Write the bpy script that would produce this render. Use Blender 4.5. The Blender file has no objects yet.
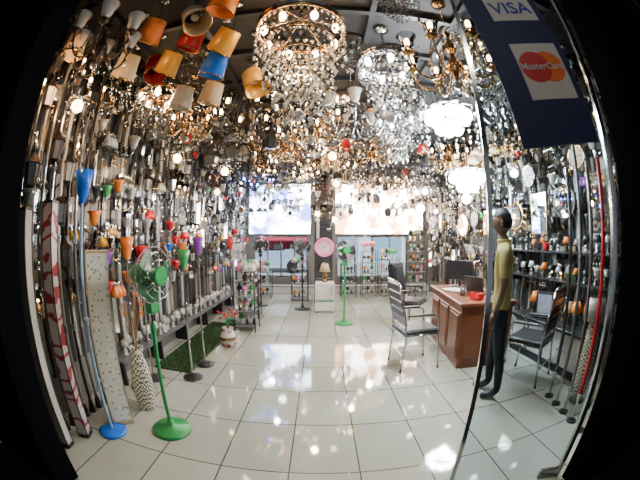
import bpy, math, random
from mathutils import Vector, Matrix
random.seed(7)
R=random.random
def U(a,b): return a+(b-a)*random.random()
C=bpy.context.scene.collection
# ---------------------------------------------------------------- materials
MC={}
def mat(name,col,rough=.5,metal=0.0,es=0.0,ecol=None,var=.12,scale=14,trans=0.0):
    if name in MC: return MC[name]
    m=bpy.data.materials.new(name); m.use_nodes=True; nt=m.node_tree; b=nt.nodes['Principled BSDF']
    tc=nt.nodes.new('ShaderNodeTexCoord'); nz=nt.nodes.new('ShaderNodeTexNoise'); nz.inputs['Scale'].default_value=scale
    nt.links.new(tc.outputs['Object'],nz.inputs['Vector'])
    mx=nt.nodes.new('ShaderNodeMix'); mx.data_type='RGBA'
    a=[max(0,c*(1-var)) for c in col]+[1]; c2=[min(1,c*(1+var)) for c in col]+[1]
    mx.inputs[6].default_value=a; mx.inputs[7].default_value=c2
    nt.links.new(nz.outputs['Fac'],mx.inputs[0]); nt.links.new(mx.outputs[2],b.inputs['Base Color'])
    b.inputs['Roughness'].default_value=rough; b.inputs['Metallic'].default_value=metal
    if trans: b.inputs['Transmission Weight'].default_value=trans
    if es:
        b.inputs['Emission Color'].default_value=list(ecol or col)+[1]; b.inputs['Emission Strength'].default_value=es
    MC[name]=m; return m
def glassy(name,col=(.9,.95,1),f=.35,rough=.05,gc=(1,1,1)):
    m=bpy.data.materials.new(name); m.use_nodes=True; nt=m.node_tree; nt.nodes.clear()
    o=nt.nodes.new('ShaderNodeOutputMaterial'); mx=nt.nodes.new('ShaderNodeMixShader')
    t=nt.nodes.new('ShaderNodeBsdfTransparent'); g=nt.nodes.new('ShaderNodeBsdfGlossy')
    t.inputs[0].default_value=list(col)+[1]; g.inputs[0].default_value=list(gc)+[1]; g.inputs['Roughness'].default_value=rough
    lw=nt.nodes.new('ShaderNodeLayerWeight'); lw.inputs[0].default_value=f
    nt.links.new(lw.outputs['Fresnel'],mx.inputs[0]); nt.links.new(t.outputs[0],mx.inputs[1]); nt.links.new(g.outputs[0],mx.inputs[2])
    nt.links.new(mx.outputs[0],o.inputs[0]); MC[name]=m; return m
chrome=mat('chrome',(.5,.51,.52),.14,1,var=.05); gold=mat('gold_brass',(.6,.38,.16),.2,1)
bronze=mat('dark_bronze',(.04,.028,.02),.35,.7); black=mat('black_paint',(.01,.01,.012),.4)
white=mat('white_enamel',(.62,.61,.57),.35,var=.05); opal=mat('opal_glass',(.42,.41,.37),.2,var=.06)
crystal=glassy('crystal',(.8,.82,.83),.35,.06,(.8,.8,.8)); glass=glassy('clear_glass',(.8,.86,.89),.1,.02)
crysw=mat('crystal_facet',(.26,.26,.25),.08,.7,var=.5,scale=60)
crysH=mat('crystal_bright_facet',(.8,.78,.72),.06,.6,var=.2,scale=60)
smoke=mat('smoked_glass',(.05,.055,.06),.08,.3)
bulbC=mat('bulb_cool',(1,1,1),.4,es=60,ecol=(.9,.95,1)); bulbW=mat('bulb_warm',(1,.8,.5),.4,es=50,ecol=(1,.6,.28))
bulbHot=mat('bulb_bright',(1,1,1),.4,es=160,ecol=(.88,.96,1)); bulbB=mat('bulb_blue',(.3,.4,1),.4,es=60,ecol=(.1,.25,1))
globeW=mat('lit_globe_warm',(1,.8,.5),.4,es=26,ecol=(1,.62,.3)); globeC=mat('lit_globe_cool',(1,1,1),.4,es=32,ecol=(.9,.96,1)); globeB=mat('lit_globe_blue',(.4,.5,1),.4,es=22,ecol=(.12,.28,1))
bulbOff=mat('bulb_off',(.5,.5,.46),.2,var=.03)
green=mat('green_plastic',(.012,.28,.065),.3); red=mat('red_glass',(.55,.012,.02),.2); orange=mat('orange_glass',(.85,.22,.03),.25)
purple=mat('purple_glass',(.25,.05,.38),.2); blue=mat('blue_glass',(.01,.14,.7),.2); pink=mat('pink_plastic',(.75,.2,.42),.4)
lime=mat('green_glass',(.06,.35,.1),.2); cream=mat('cream_shade',(.55,.42,.24),.7); amber=mat('amber_shade',(.75,.38,.04),.35,.2)
wood=mat('desk_wood',(.15,.05,.022),.3,var=.35,scale=6); wood2=mat('light_wood',(.3,.17,.09),.4,var=.3)
leather=mat('black_leather',(.012,.012,.015),.35); grey=mat('grey_metal',(.16,.165,.17),.4,.4)
# ---------------------------------------------------------------- mesh builder
class MB:
    def __init__(s): s.v=[];s.f=[];s.m=[];s.s=[];s.mats=[];s.M=Matrix()
    def add(s,vs,fs,m,sm=False):
        if m not in s.mats: s.mats.append(m)
        i=s.mats.index(m); o=len(s.v)
        s.v+= [tuple(s.M@Vector(v)) for v in vs]
        for f in fs: s.f.append([o+k for k in f]); s.m.append(i); s.s.append(sm)
    def box(s,c,d,m,rz=0,bev=0):
        x,y,z=[k/2 for k in d]; ca,sa=math.cos(rz),math.sin(rz)
        if bev: 
            b=bev; vs=[];
            for zz,ins in((-z,b),(-z+b,0),(z-b,0),(z,b)):
                for (px,py) in((-x+ins,-y+ins),(x-ins,-y+ins),(x-ins,y-ins),(-x+ins,y-ins)): vs.append((px,py,zz))
            fs=[(3,2,1,0),(12,13,14,15)]
            for l in range(3):
                for k in range(4): fs.append((l*4+k,l*4+(k+1)%4,l*4+4+(k+1)%4,l*4+4+k))
        else:
            vs=[(a,b,cc) for cc in(-z,z) for a,b in((-x,-y),(x,-y),(x,y),(-x,y))]
            fs=[(3,2,1,0),(4,5,6,7),(0,1,5,4),(1,2,6,5),(2,3,7,6),(3,0,4,7)]
        s.add([(c[0]+a*ca-b*sa,c[1]+a*sa+b*ca,c[2]+h) for a,b,h in vs],fs,m)
    def cone(s,p0,p1,r0,r1,m,n=10,caps=True):
        p0=Vector(p0);p1=Vector(p1);d=(p1-p0)
        if d.length<1e-6: return
        q=d.to_track_quat('Z','Y'); vs=[]
        for p,r in((p0,r0),(p1,r1)):
            for k in range(n):
                a=2*math.pi*k/n; vs.append(p+q@Vector((r*math.cos(a),r*math.sin(a),0)))
        s.add(vs,[(k,(k+1)%n,n+(k+1)%n,n+k) for k in range(n)],m,True)
        if caps: s.add(vs,[list(range(n))[::-1],list(range(n,2*n))],m)
    def lathe(s,pr,m,c=(0,0,0),n=16,sm=True):
        vs=[];c=Vector(c)
        for r,z in pr:
            r=max(r,.0006)
            for k in range(n):
                a=2*math.pi*k/n; vs.append((c.x+r*math.cos(a),c.y+r*math.sin(a),c.z+z))
        fs=[(l*n+k,l*n+(k+1)%n,l*n+n+(k+1)%n,l*n+n+k) for l in range(len(pr)-1) for k in range(n)]
        s.add(vs,fs,m,sm)
    def sph(s,c,r,m,n=10,rz=None,l=6):
        rz=rz or r
        s.lathe([(r*math.sin(math.pi*i/l),-rz*math.cos(math.pi*i/l)) for i in range(l+1)],m,c,n)
    def octa(s,c,r,h,m):
        x,y,z=c
        s.add([(x,y,z+h*.6),(x+r,y,z+h*.1),(x,y+r,z+h*.1),(x-r,y,z+h*.1),(x,y-r,z+h*.1),(x,y,z-h)],
          [(0,1,2),(0,2,3),(0,3,4),(0,4,1),(5,2,1),(5,3,2),(5,4,3),(5,1,4)],m)
    def tube(s,pts,r,m,n=6,closed=False):
        pts=[Vector(p) for p in pts]; N=len(pts); vs=[]; up=Vector((0,0,1)); prev=None
        for i,p in enumerate(pts):
            if closed: d=pts[(i+1)%N]-pts[i-1]
            else: d=pts[min(i+1,N-1)]-pts[max(i-1,0)]
            d.normalize()
            if prev is None:
                a=up if abs(d.z)<.9 else Vector((1,0,0)); x=d.cross(a).normalized()
            else: x=(prev-d*prev.dot(d)).normalized()
            prev=x; y=d.cross(x)
            rr=r[i] if isinstance(r,(list,tuple)) else r
            for k in range(n):
                a=2*math.pi*k/n; vs.append(p+x*rr*math.cos(a)+y*rr*math.sin(a))
        L=N if closed else N-1
        fs=[(i*n+k,i*n+(k+1)%n,((i+1)%N)*n+(k+1)%n,((i+1)%N)*n+k) for i in range(L) for k in range(n)]
        if not closed: fs+= [list(range(n))[::-1],list(range((N-1)*n,N*n))]
        s.add(vs,fs,m,True)
    def ring(s,c,Rr,r,m,n=24,k=5,ax='Z'):
        pts=[]
        for i in range(n):
            a=2*math.pi*i/n; x,y=Rr*math.cos(a),Rr*math.sin(a)
            pts.append((c[0]+x,c[1]+y,c[2]) if ax=='Z' else ((c[0]+x,c[1],c[2]+y) if ax=='Y' else (c[0],c[1]+x,c[2]+y)))
        s.tube(pts,r,m,k,True)
    def mesh(s,name):
        me=bpy.data.meshes.new(name); me.from_pydata(s.v,[],s.f)
        for m in s.mats: me.materials.append(m)
        me.polygons.foreach_set('material_index',s.m); me.polygons.foreach_set('use_smooth',s.s); me.update(); return me
    def obj(s,name,loc=(0,0,0),rz=0,parent=None,sc=1):
        return inst(s.mesh(name),name,loc,rz,parent,sc)
def inst(me,name,loc=(0,0,0),rz=0,parent=None,sc=1):
    o=bpy.data.objects.new(name,me); o.location=loc; o.rotation_euler=(0,0,rz); o.scale=(sc,)*3; C.objects.link(o)
    if parent: o.parent=parent
    return o
def empty(name,loc=(0,0,0),rz=0):
    return inst(None,name,loc,rz)
def bez(p0,p1,p2,p3,n=8):
    p0,p1,p2,p3=map(Vector,(p0,p1,p2,p3)); out=[]
    for i in range(n+1):
        t=i/n; out.append(p0*(1-t)**3+p1*3*t*(1-t)**2+p2*3*t*t*(1-t)+p3*t**3)
    return out
H=3.5; XL=-2.2; XR=3.2; YF=.95; YB=9.0
# ---------------------------------------------------------------- floor material
def floor_mat():
    m=bpy.data.materials.new('polished_tile'); m.use_nodes=True; nt=m.node_tree; b=nt.nodes['Principled BSDF']
    g=nt.nodes.new('ShaderNodeTexCoord'); mp=nt.nodes.new('ShaderNodeMapping'); mp.inputs['Location'].default_value=(.66,-.3,0)
    br=nt.nodes.new('ShaderNodeTexBrick'); br.offset=0; br.squash=1
    br.inputs['Scale'].default_value=1; br.inputs['Brick Width'].default_value=.46; br.inputs['Row Height'].default_value=.62
    br.inputs['Mortar Size'].default_value=.005; br.inputs['Mortar Smooth'].default_value=.1
    br.inputs['Color1'].default_value=(.46,.475,.4,1); br.inputs['Color2'].default_value=(.4,.42,.355,1); br.inputs['Mortar'].default_value=(.06,.06,.05,1)
    nz=nt.nodes.new('ShaderNodeTexNoise'); nz.inputs['Scale'].default_value=3; nz.inputs['Detail'].default_value=6
    mx=nt.nodes.new('ShaderNodeMix'); mx.data_type='RGBA'; mx.blend_type='MULTIPLY'; mx.inputs[0].default_value=.25
    nt.links.new(g.outputs['Object'],mp.inputs[0]); nt.links.new(mp.outputs[0],br.inputs[0]); nt.links.new(mp.outputs[0],nz.inputs[0])
    nt.links.new(br.outputs[0],mx.inputs[6]); nt.links.new(nz.outputs[0],mx.inputs[7]); nt.links.new(mx.outputs[2],b.inputs['Base Color'])
    b.inputs['Roughness'].default_value=.06; b.inputs['Specular IOR Level'].default_value=1.0
    return m
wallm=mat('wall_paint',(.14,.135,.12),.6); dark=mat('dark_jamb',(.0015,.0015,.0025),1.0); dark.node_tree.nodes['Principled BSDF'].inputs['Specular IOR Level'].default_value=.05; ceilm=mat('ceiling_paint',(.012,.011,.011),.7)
b=MB(); b.box(((XL+XR)/2,4.98,-.05),(XR-XL+.4,8.44,.1),floor_mat()); b.obj('floor')
b=MB(); b.box((0,-1.8,-.06),(16,5.1,.1),mat('porch_concrete',(.003,.003,.004),1.0)); b.obj('porch_ground')
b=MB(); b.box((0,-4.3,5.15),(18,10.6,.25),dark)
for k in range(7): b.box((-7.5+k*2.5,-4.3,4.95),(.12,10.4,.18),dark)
b.obj('sun_blocker')  # unseen ribbed slab, added to keep sun off the porch and doorway
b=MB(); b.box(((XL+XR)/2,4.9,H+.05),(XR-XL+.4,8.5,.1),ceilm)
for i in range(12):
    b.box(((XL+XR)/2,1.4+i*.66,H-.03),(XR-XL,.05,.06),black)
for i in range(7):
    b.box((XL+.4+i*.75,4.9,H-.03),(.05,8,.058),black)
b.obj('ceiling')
b=MB(); b.box((XL-.1,4.9,H/2),(.2,8.3,H),wallm); b.obj('wall_left')
b=MB(); b.box((XR+.1,4.9,H/2),(.2,8.3,H),wallm); b.obj('wall_right')
b=MB()
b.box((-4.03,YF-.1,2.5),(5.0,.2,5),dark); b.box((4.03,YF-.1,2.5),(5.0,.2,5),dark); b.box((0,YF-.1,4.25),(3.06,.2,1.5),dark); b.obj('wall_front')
b=MB(); yb=YB+.1
b.box((.5,yb,.2),(5.4,.2,.4),wallm); b.box((.5,yb,(1.62+H)/2),(5.4,.2,H-1.62),wallm)
for x0,x1 in((-2.2,-1.95),(-.35,.5),(2.6,3.2)): b.box(((x0+x1)/2,yb,1.01),(x1-x0,.2,1.22),wallm)
b.obj('wall_back')
for i,(x0,x1) in enumerate(((-1.95,-.35),(.5,2.6))):
    b=MB(); n=4
    b.box(((x0+x1)/2,yb,1.01),(x1-x0,.01,1.22),glass)
    for k in range(n+1): b.box((x0+(x1-x0)*k/n,yb,1.01),(.04,.06,1.22),chrome)
    for z in(.42,1.6): b.box(((x0+x1)/2,yb,z),(x1-x0,.062,.04),chrome)
    b.obj('window_%d'%(i+1))
b=MB(); b.box((.5,8.78,.1),(5.36,.4,.2),white,bev=.01); b.box((.5,8.57,.19),(5.36,.02,.02),chrome); b.obj('trim_1')
GLOWX=((-2.1,-.25),(.42,3.1))  # added glowing panels stand in for the washed-out glow of display lamps
for i,(x0,x1) in enumerate(GLOWX):
    lb=bpy.data.materials.new('lamp_glow'); lb.use_nodes=True; nt=lb.node_tree; bs=nt.nodes['Principled BSDF']
    tc=nt.nodes.new('ShaderNodeTexCoord'); nz=nt.nodes.new('ShaderNodeTexNoise'); nz.inputs['Scale'].default_value=2.4; nz.inputs['Detail'].default_value=5
    rp=nt.nodes.new('ShaderNodeValToRGB'); rp.color_ramp.elements[0].position=.42; rp.color_ramp.elements[0].color=((.02,.05,.3,1),(.25,.1,.03,1))[i]; rp.color_ramp.elements[1].position=.6; rp.color_ramp.elements[1].color=((.85,.94,1,1),(1,.92,.8,1))[i]
    nt.links.new(tc.outputs['Object'],nz.inputs[0]); nt.links.new(nz.outputs[0],rp.inputs[0]); nt.links.new(rp.outputs[0],bs.inputs['Emission Color']); bs.inputs['Emission Strength'].default_value=(24,38)[i]
    b=MB(); b.box(((x0+x1)/2,YB-.05,2.4),(x1-x0,.08,1.5),chrome); b.box(((x0+x1)/2,YB-.1,2.4),(x1-x0-.06,.02,1.44),lb); b.obj('lamp_glow_panel')
# ---------------------------------------------------------------- slat panels on the side walls
slm=[mat('slat_white',(.36,.36,.33),.3),mat('slat_black',(.008,.008,.01),.3),mat('slat_grey',(.11,.115,.12),.2,.6),mat('slat_dark',(.03,.025,.022),.4),mat('slat_beige',(.25,.19,.13),.4),chrome]
def slats(name,x,sg,y0,y1):
    b=MB(); y=y0; i=0
    while y<y1:
        w=U(.035,.09); m=random.choice([slm[0],slm[2],slm[4],chrome] if i%2 else [slm[1],slm[3],slm[1]])
        z0=U(.35,.5); z=z0
        while z<3.2:
            h=U(.35,1.1); h=min(h,3.3-z); t=.03+R()*.02; b.box((x+sg*(t/2+.002),y+w/2,z+h/2),(t,w,h-.01),m if R()<.75 else random.choice(slm)); z+=h
        y+=w+.008; i+=1
    b.obj(name)
slats('slat_paneling',XL,1,1.0,8.4); slats('slat_paneling',XR,-1,1.0,8.4)
# ---------------------------------------------------------------- wall lamps
def sconce(kind,gm,lit=None):
    b=MB(); met=chrome if kind!=2 else bronze
    if kind==0:
        b.lathe([(0,0),(.055,0),(.05,.015),(.02,.02),(0,.02)],met,n=14)
        b.v=[(v[2],v[0],v[1]) for v in b.v]
        b.tube(bez((.02,0,0),(.1,0,-.09),(.16,0,-.08),(.16,0,.02)),.009,met)
        b.lathe([(.02,0),(.035,.01),(.05,.05),(.06,.1),(.085,.14),(.08,.14),(.055,.1),(.045,.05),(.0,.02)],gm,(.16,0,.02))
        b.sph((.16,0,.1),.028,lit or bulbOff,8)
        for k in range(5): b.octa((.16+.05*math.cos(k*1.26),.05*math.sin(k*1.26),-.02),.01,.03,crysw)
    elif kind==1:
        b.box((.015,0,0),(.03,.09,.5),chrome,bev=.006); b.cone((.06,0,-.22),(.06,0,.22),.03,.03,gm,12)
        for z in(-.23,.23): b.cone((.06,0,z-.015),(.06,0,z+.015),.036,.036,chrome,12); b.cone((.0,0,z),(.06,0,z),.01,.01,chrome,6)
    elif kind==2:
        b.box((.01,0,.05),(.02,.08,.2),met,bev=.005); b.tube(bez((.02,0,.1),(.05,0,.25),(.17,0,.25),(.17,0,.12)),.009,met)
        b.lathe([(.01,.12),(.05,.07),(.09,.03),(.085,.025)],met,(.17,0,0),6,False)
        b.lathe([(.07,.03),(.05,-.14),(.0,-.15)],gm,(.17,0,0),6,False); b.lathe([(.055,-.14),(.02,-.17),(0,-.2)],met,(.17,0,0),6,False)
        for k in range(6):
            a=k*math.pi/3; b.cone((.17+.072*math.cos(a),.072*math.sin(a),.03),(.17+.052*math.cos(a),.052*math.sin(a),-.14),.005,.005,met,4)
    elif kind==3:
        b.box((.01,0,0),(.02,.1,.14),chrome,bev=.005)
        for sy in(-1,1):
            b.tube(bez((.02,0,0),(.1,sy*.02,-.1),(.12,sy*.12,-.1),(.12,sy*.12,.0)),.008,gold)
            b.lathe([(.015,0),(.03,.01),(.012,.02),(.012,.08)],gold,(.12,sy*.12,0),10); b.sph((.12,sy*.12,.11),.018,lit or bulbOff,8,.035)
            b.lathe([(.04,.06),(.075,.19),(.072,.19),(.037,.06)],gm,(.12,sy*.12,0),14)
            b.octa((.12,sy*.12,-.05),.014,.05,crysw)
    elif kind==4:
        b.cone((0,0,0),(.12,0,0),.014,.014,chrome,8); b.cone((0,0,0),(.015,0,0),.05,.05,chrome,14)
        for k in range(-1,2):
            b.cone((.12,k*.07,.02),(.12,k*.07,-.04),.012,.02,chrome,8); b.lathe([(.02,-.03),(.05,-.09),(.055,-.15),(.045,-.15),(.035,-.09),(0,-.05)],gm,(.12,k*.07,0),12)
        b.cone((.12,-.09,0),(.12,.09,0),.008,.008,chrome,6)
    return b.mesh('wall_lamp')
LM=[sconce(k,g) for k in range(5) for g in(opal,crysw,crystal,crysw)]+[sconce(2,smoke),sconce(1,crystal),sconce(1,chrome),sconce(0,gold),sconce(3,cream),sconce(0,smoke)]
LMc=[sconce(0,g) for g in(red,lime,purple,orange,blue)]+[sconce(4,g) for g in(amber,purple,red,orange)]
LML=[sconce(0,opal,bulbC),sconce(3,crystal,bulbW),sconce(3,crystal,bulbW),sconce(1,mat('tube_lit',(1,1,1),.4,es=14,ecol=(1,.92,.8)))]
pl=empty('sconce_display'); pr=empty('sconce_display')
for par,x,rz,y0 in((pl,XL+.06,0,1.15),(pr,XR-.06,math.pi,1.3)):
    y=y0
    while y<8.3:
        z=.95+U(0,.15)
        while z<3.25:
            q=R(); lp=.22 if (y<2 and z>2.1 and x<0) else (.02 if (x>0 and y<3) else .08)
            mm=LML[1] if (q<lp and y<2) else random.choice(LML) if q<lp else (random.choice(LMc) if (q<.4 and z<1.85 and y>1.9 and x<0) or q<lp+.05 else random.choice(LM))
            inst(mm,'wall_lamp_unit',(x,y+U(-.04,.04),z),rz,par,U(.65,.95)); z+=U(.26,.36)
        y+=U(.17,.24)
# ---------------------------------------------------------------- chandeliers (origin at ceiling)
def strand(b,x,y,z0,n,s,m2=None):
    for k in range(n): b.octa((x,y,z0-k*s*2.1),s*.55,s,crystal if (k%2) else (m2 or crysw))
def chand_drum(Rr=.35,drop=.35,h=.75,bulb=bulbC,met=gold,tiers=3,lights=6,dens=34,cs=.028,cm=None):
    b=MB(); b.lathe([(0,0),(.08,0),(.07,-.03),(.01,-.05)],met,n=16); b.cone((0,0,-.04),(0,0,-drop),.012,.012,met,6)
    for k in range(6):
        a=k*math.pi/3; b.cone((0,0,-drop+.1),(Rr*math.cos(a),Rr*math.sin(a),-drop),.006,.006,met,4)
    b.lathe([(Rr,0),(Rr*1.02,0),(Rr*1.02,-.05),(Rr,-.05),(Rr,0)],met,(0,0,-drop),32)
    b.lathe([(Rr*1.02,.01),(Rr*1.04,-.0),(Rr*1.02,-.01)],chrome,(0,0,-drop),32)
    for t in range(tiers):
        rr=Rr*(1-.24*t); z=-drop-.04-t*h*.16; n=int(dens*(rr/.35)); b.ring((0,0,z),rr,.007,met,28,4)
        L=h*(.42+.14*t)
        for k in range(n):
            a=2*math.pi*k/n; c=int(L/(cs*2.14))
            strand(b,rr*math.cos(a),rr*math.sin(a),z-.03,c-(k%2),cs,cm)
    b.sph((0,0,-drop-h+.03),.05,cm or crysw,10)
    for k in range(lights):
        a=2*math.pi*(k+.5)/lights; rr=Rr*.85; b.cone((rr*math.cos(a),rr*math.sin(a),-drop-.02),(rr*math.cos(a),rr*math.sin(a),-drop-.06),.012,.012,met,6); b.sph((rr*math.cos(a),rr*math.sin(a),-drop-.1),.028,bulb,8,.045)
    return b.mesh('crystal_chandelier')
def chand_arm(n=8,Rr=.34,drop=.4,shade=opal,bulb=bulbOff,met=gold,up=True,cr=True):
    b=MB(); b.lathe([(0,0),(.07,0),(.06,-.03),(.01,-.05)],met,n=14)
    for k in range(int(drop/.045)): b.ring((0,0,-.06-k*.045),.014,.004,met,8,4,'Y' if k%2 else 'X')
    b.lathe([(.012,0),(.03,-.03),(.015,-.07),(.02,-.12),(.06,-.17),(.03,-.22),(.018,-.28),(.06,-.34),(.075,-.38),(.03,-.43),(.012,-.48),(0,-.5)],met,(0,0,-drop),14)
    for k in range(n):
        a=2*math.pi*k/n; ca,sa=math.cos(a),math.sin(a); z=-drop
        P=lambda r,h:(r*ca,r*sa,z+h)
        b.tube(bez(P(.05,-.36),P(Rr*.5,-.62),P(Rr,-.5),P(Rr,-.3),8),.009,met,5)
        b.tube(bez(P(.03,-.1),P(Rr*.5,.02),P(Rr*.45,-.25),P(Rr*.6,-.42),6),.005,met,4)
        b.lathe([(.005,-.32),(.045,-.3),(.05,-.29),(.015,-.285),(.012,-.22)],met,(Rr*ca,Rr*sa,z),10)
        b.sph((Rr*ca,Rr*sa,z-.19),.02,bulb,8,.04)
        if up: b.lathe([(.025,-.27),(.05,-.23),(.055,-.18),(.08,-.13),(.076,-.13),(.05,-.18),(.045,-.23)],shade,(Rr*ca,Rr*sa,z),12)
        if cr:
            strand(b,Rr*ca,Rr*sa,z-.34,3,.022); strand(b,Rr*.55*ca,Rr*.55*sa,z-.5,2,.022)
            for t in(.25,.5,.75): b.octa((Rr*t*ca,Rr*t*sa,z-.1-.16*math.sin(t*3.1)),.009,.02,crysw)
    b.sph((0,0,-drop-.53),.035,crysw,8)
    return b.mesh('arm_chandelier')
def chand_bowl(sh=opal,met=bronze,drop=.3,n=5,bulb=bulbOff):
    b=MB(); b.lathe([(0,0),(.06,0),(.05,-.03),(.01,-.04)],met,n=12); b.cone((0,0,-.03),(0,0,-drop-.25),.01,.012,met,6)
    b.sph((0,0,-drop-.1),.04,met,10); b.sph((0,0,-drop-.27),.05,met,10)
    for k in range(n):
        a=2*math.pi*k/n; ca,sa=math.cos(a),math.sin(a); P=lambda r,h:(r*ca,r*sa,-drop+h)
        b.tube(bez(P(.03,-.25),P(.2,-.35),P(.3,-.1),P(.3,-.18),8),.011,met,6)
        b.lathe([(.02,-.18),(.05,-.2),(.085,-.26),(.1,-.32),(.094,-.32),(.075,-.26),(.02,-.2)],sh,(.3*ca,.3*sa,-drop),14); b.sph((.3*ca,.3*sa,-drop-.27),.035,bulb,8)
    return b.mesh('bowl_chandelier')
def chand_glob(drop=.35,bulb=bulbOff,n=9):
    b=MB(); b.box((0,0,-.02),(.42,.42,.04),chrome,bev=.008)
    for k in range(n):
        x,y=((k%3)-1)*.14,((k//3)-1)*.14; L=drop+U(0,.4); b.cone((x,y,-.03),(x,y,-L),.003,.003,chrome,4); b.cone((x,y,-L),(x,y,-L-.05),.016,.02,chrome,8)
        b.sph((x,y,-L-.11),.06,crystal,12,.065); b.sph((x,y,-L-.1),.022,bulb,8)
    return b.mesh('globe_cluster_pendant')
def chand_lit(drop=.6):
    b=MB(); b.lathe([(0,0),(.1,0),(.09,-.03),(.01,-.05)],chrome,n=16); b.cone((0,0,-.04),(0,0,-drop),.015,.015,chrome,8); b.ring((0,0,-drop),.19,.012,chrome,24,6); b.sph((0,0,-drop),.04,chrome,10)
    for k in range(10):
        a=k*math.pi/5; x,y=.19*math.cos(a),.19*math.sin(a); b.cone((0,0,-drop),(x,y,-drop),.006,.006,chrome,5); b.cone((x,y,-drop),(x,y,-drop-.04),.02,.02,chrome,8); b.sph((x,y,-drop-.1),.065,bulbHot,12)
        strand(b,.29*math.cos(a+.3),.29*math.sin(a+.3),-drop-.05,7,.03,crysH); b.cone((x,y,-drop),(.29*math.cos(a+.3),.29*math.sin(a+.3),-drop-.03),.004,.004,chrome,4)
    for k in range(5):
        a=k*1.257; x,y=.09*math.cos(a),.09*math.sin(a); b.cone((x*.3,y*.3,-drop),(x,y,-drop-.15),.006,.006,chrome,5); b.sph((x,y,-drop-.22),.065,bulbHot,12)
    return b.mesh('globe_chandelier')
def chand_flush(bulb=bulbC,Rr=.28):
    b=MB(); b.lathe([(0,0),(Rr,0),(Rr,-.03),(Rr*.9,-.05),(0,-.05)],bronze,n=24)
    for rr,n,c in((Rr*.92,26,5),(Rr*.65,18,7),(Rr*.35,10,9)):
        for k in range(n): a=2*math.pi*k/n; strand(b,rr*math.cos(a),rr*math.sin(a),-.08,c,.022)
    for k in range(5): a=k*1.257; b.sph((.5*Rr*math.cos(a),.5*Rr*math.sin(a),-.09),.025,bulb,8)
    return b.mesh('flush_crystal_light')
def lantern(sh=opal,met=bronze,drop=.5):
    b=MB(); b.lathe([(0,0),(.05,0),(.04,-.03),(.005,-.04)],met,n=10); b.cone((0,0,-.03),(0,0,-drop),.005,.005,met,5)
    b.lathe([(.01,0),(.04,-.03),(.11,-.09),(.115,-.1)],met,(0,0,-drop),8,False); b.lathe([(.1,-.1),(.12,-.2),(.08,-.32),(0,-.33)],sh,(0,0,-drop),8,False)
    for k in range(8): a=k*math.pi/4; b.tube([(.102*math.cos(a),.102*math.sin(a),-drop-.1),(.122*math.cos(a),.122*math.sin(a),-drop-.2),(.082*math.cos(a),.082*math.sin(a),-drop-.32)],.005,met,4)
    b.sph((0,0,-drop-.35),.02,met,8); return b.mesh('lantern_pendant')
def drum_shade(sh,drop=.3,r=.11,h=.24,tilt=0.0,bulb=bulbOff):
    b=MB(); b.lathe([(0,0),(.05,0),(.045,-.02),(.005,-.03)],chrome,n=12); b.cone((0,0,-.02),(0,0,-drop),.004,.004,black,5)
    b.M=Matrix.Translation((0,0,-drop))@Matrix.Rotation(tilt,4,'Y')@Matrix.Rotation(tilt*.6,4,'X')
    b.lathe([(.0,.0),(.03,0),(.03,-.05)],chrome,n=10); b.lathe([(r*.8,-.02),(r,-h),(r*.97,-h),(r*.77,-.02)],sh,n=24)
    b.ring((0,0,-h),r,.005,gold,24,4); b.ring((0,0,-.02),r*.8,.005,gold,24,4)
    for k in range(3): a=k*2.09; b.cone((0,0,-.03),(r*.79*math.cos(a),r*.79*math.sin(a),-.03),.003,.003,chrome,4)
    b.sph((0,0,-.11),.035,bulb,8,.045); return b.mesh('drum_pendant_lamp')
def lit_pendant(gm,r=.06):
    b=MB(); b.lathe([(0,0),(.04,0),(.035,-.02),(.005,-.03)],chrome,n=10); b.cone((0,0,-.02),(0,0,-.9),.003,.003,black,4); b.lathe([(.008,0),(.02,-.02),(.025,-.06),(.0,-.06)],chrome,(0,0,-.88),10)
    b.sph((0,0,-.94-r*.9),r,gm,14,l=8); b.ring((0,0,-.95),r*.5,.005,chrome,14,4)
    for k in range(8): a=k*math.pi/4; strand(b,(r+.03)*math.cos(a),(r+.03)*math.sin(a),-.94,4,.018); b.cone((0,0,-.9),((r+.03)*math.cos(a),(r+.03)*math.sin(a),-.92),.003,.003,chrome,4)
    return b.mesh('lit_globe_pendant')
# hero pieces
inst(chand_drum(.34,.33,.85,bulbW,gold,4,8,44,.031,crysH),'crystal_chandelier',(-.15,1.98,H))
m2=chand_drum(.24,.4,.62,bulbC,chrome,3,6,46,.028,crysH)
inst(m2,'crystal_chandelier',(.58,2.35,H)); inst(m2,'crystal_chandelier',(.95,3.6,H)); inst(chand_drum(.3,.3,.55,bulbW,gold,3,8,44,.03,crysH),'crystal_chandelier',(-.1,4.1,H))
hot=chand_lit(.68); inst(hot,'globe_chandelier',(1.28,2.7,H)); inst(hot,'globe_chandelier',(2.15,4.05,H-.2),sc=1.15)
inst(chand_arm(8,.36,.35,opal,bulbC,chrome),'arm_chandelier',(.35,3.2,H)); inst(chand_arm(8,.36,.35,crystal,bulbW,gold),'arm_chandelier',(1.0,1.85,H))
inst(chand_arm(6,.3,.45,crystal,bulbW,bronze),'arm_chandelier',(-.75,2.95,H)); 
for sh,x,y,d,t in((amber,-1.27,2.08,.33,.5),(cream,-1.0,1.74,.22,-.5),(amber,-.7,1.95,.3,.6),(blue,-.85,2.15,.4,.3),(red,-1.05,2.0,.15,.4),(cream,-1.55,1.8,.45,.4),(amber,-.62,2.42,.5,-.4),(cream,-.98,2.5,.5,.3),(orange,-.66,1.62,.12,.3),(opal,-1.3,2.5,.5,.2),(red,-1.55,2.2,.3,-.3),(orange,-1.3,1.7,.2,.5)):
    inst(drum_shade(sh,d,.115,.24,t),'drum_pendant_lamp',(x,y,H))
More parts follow.
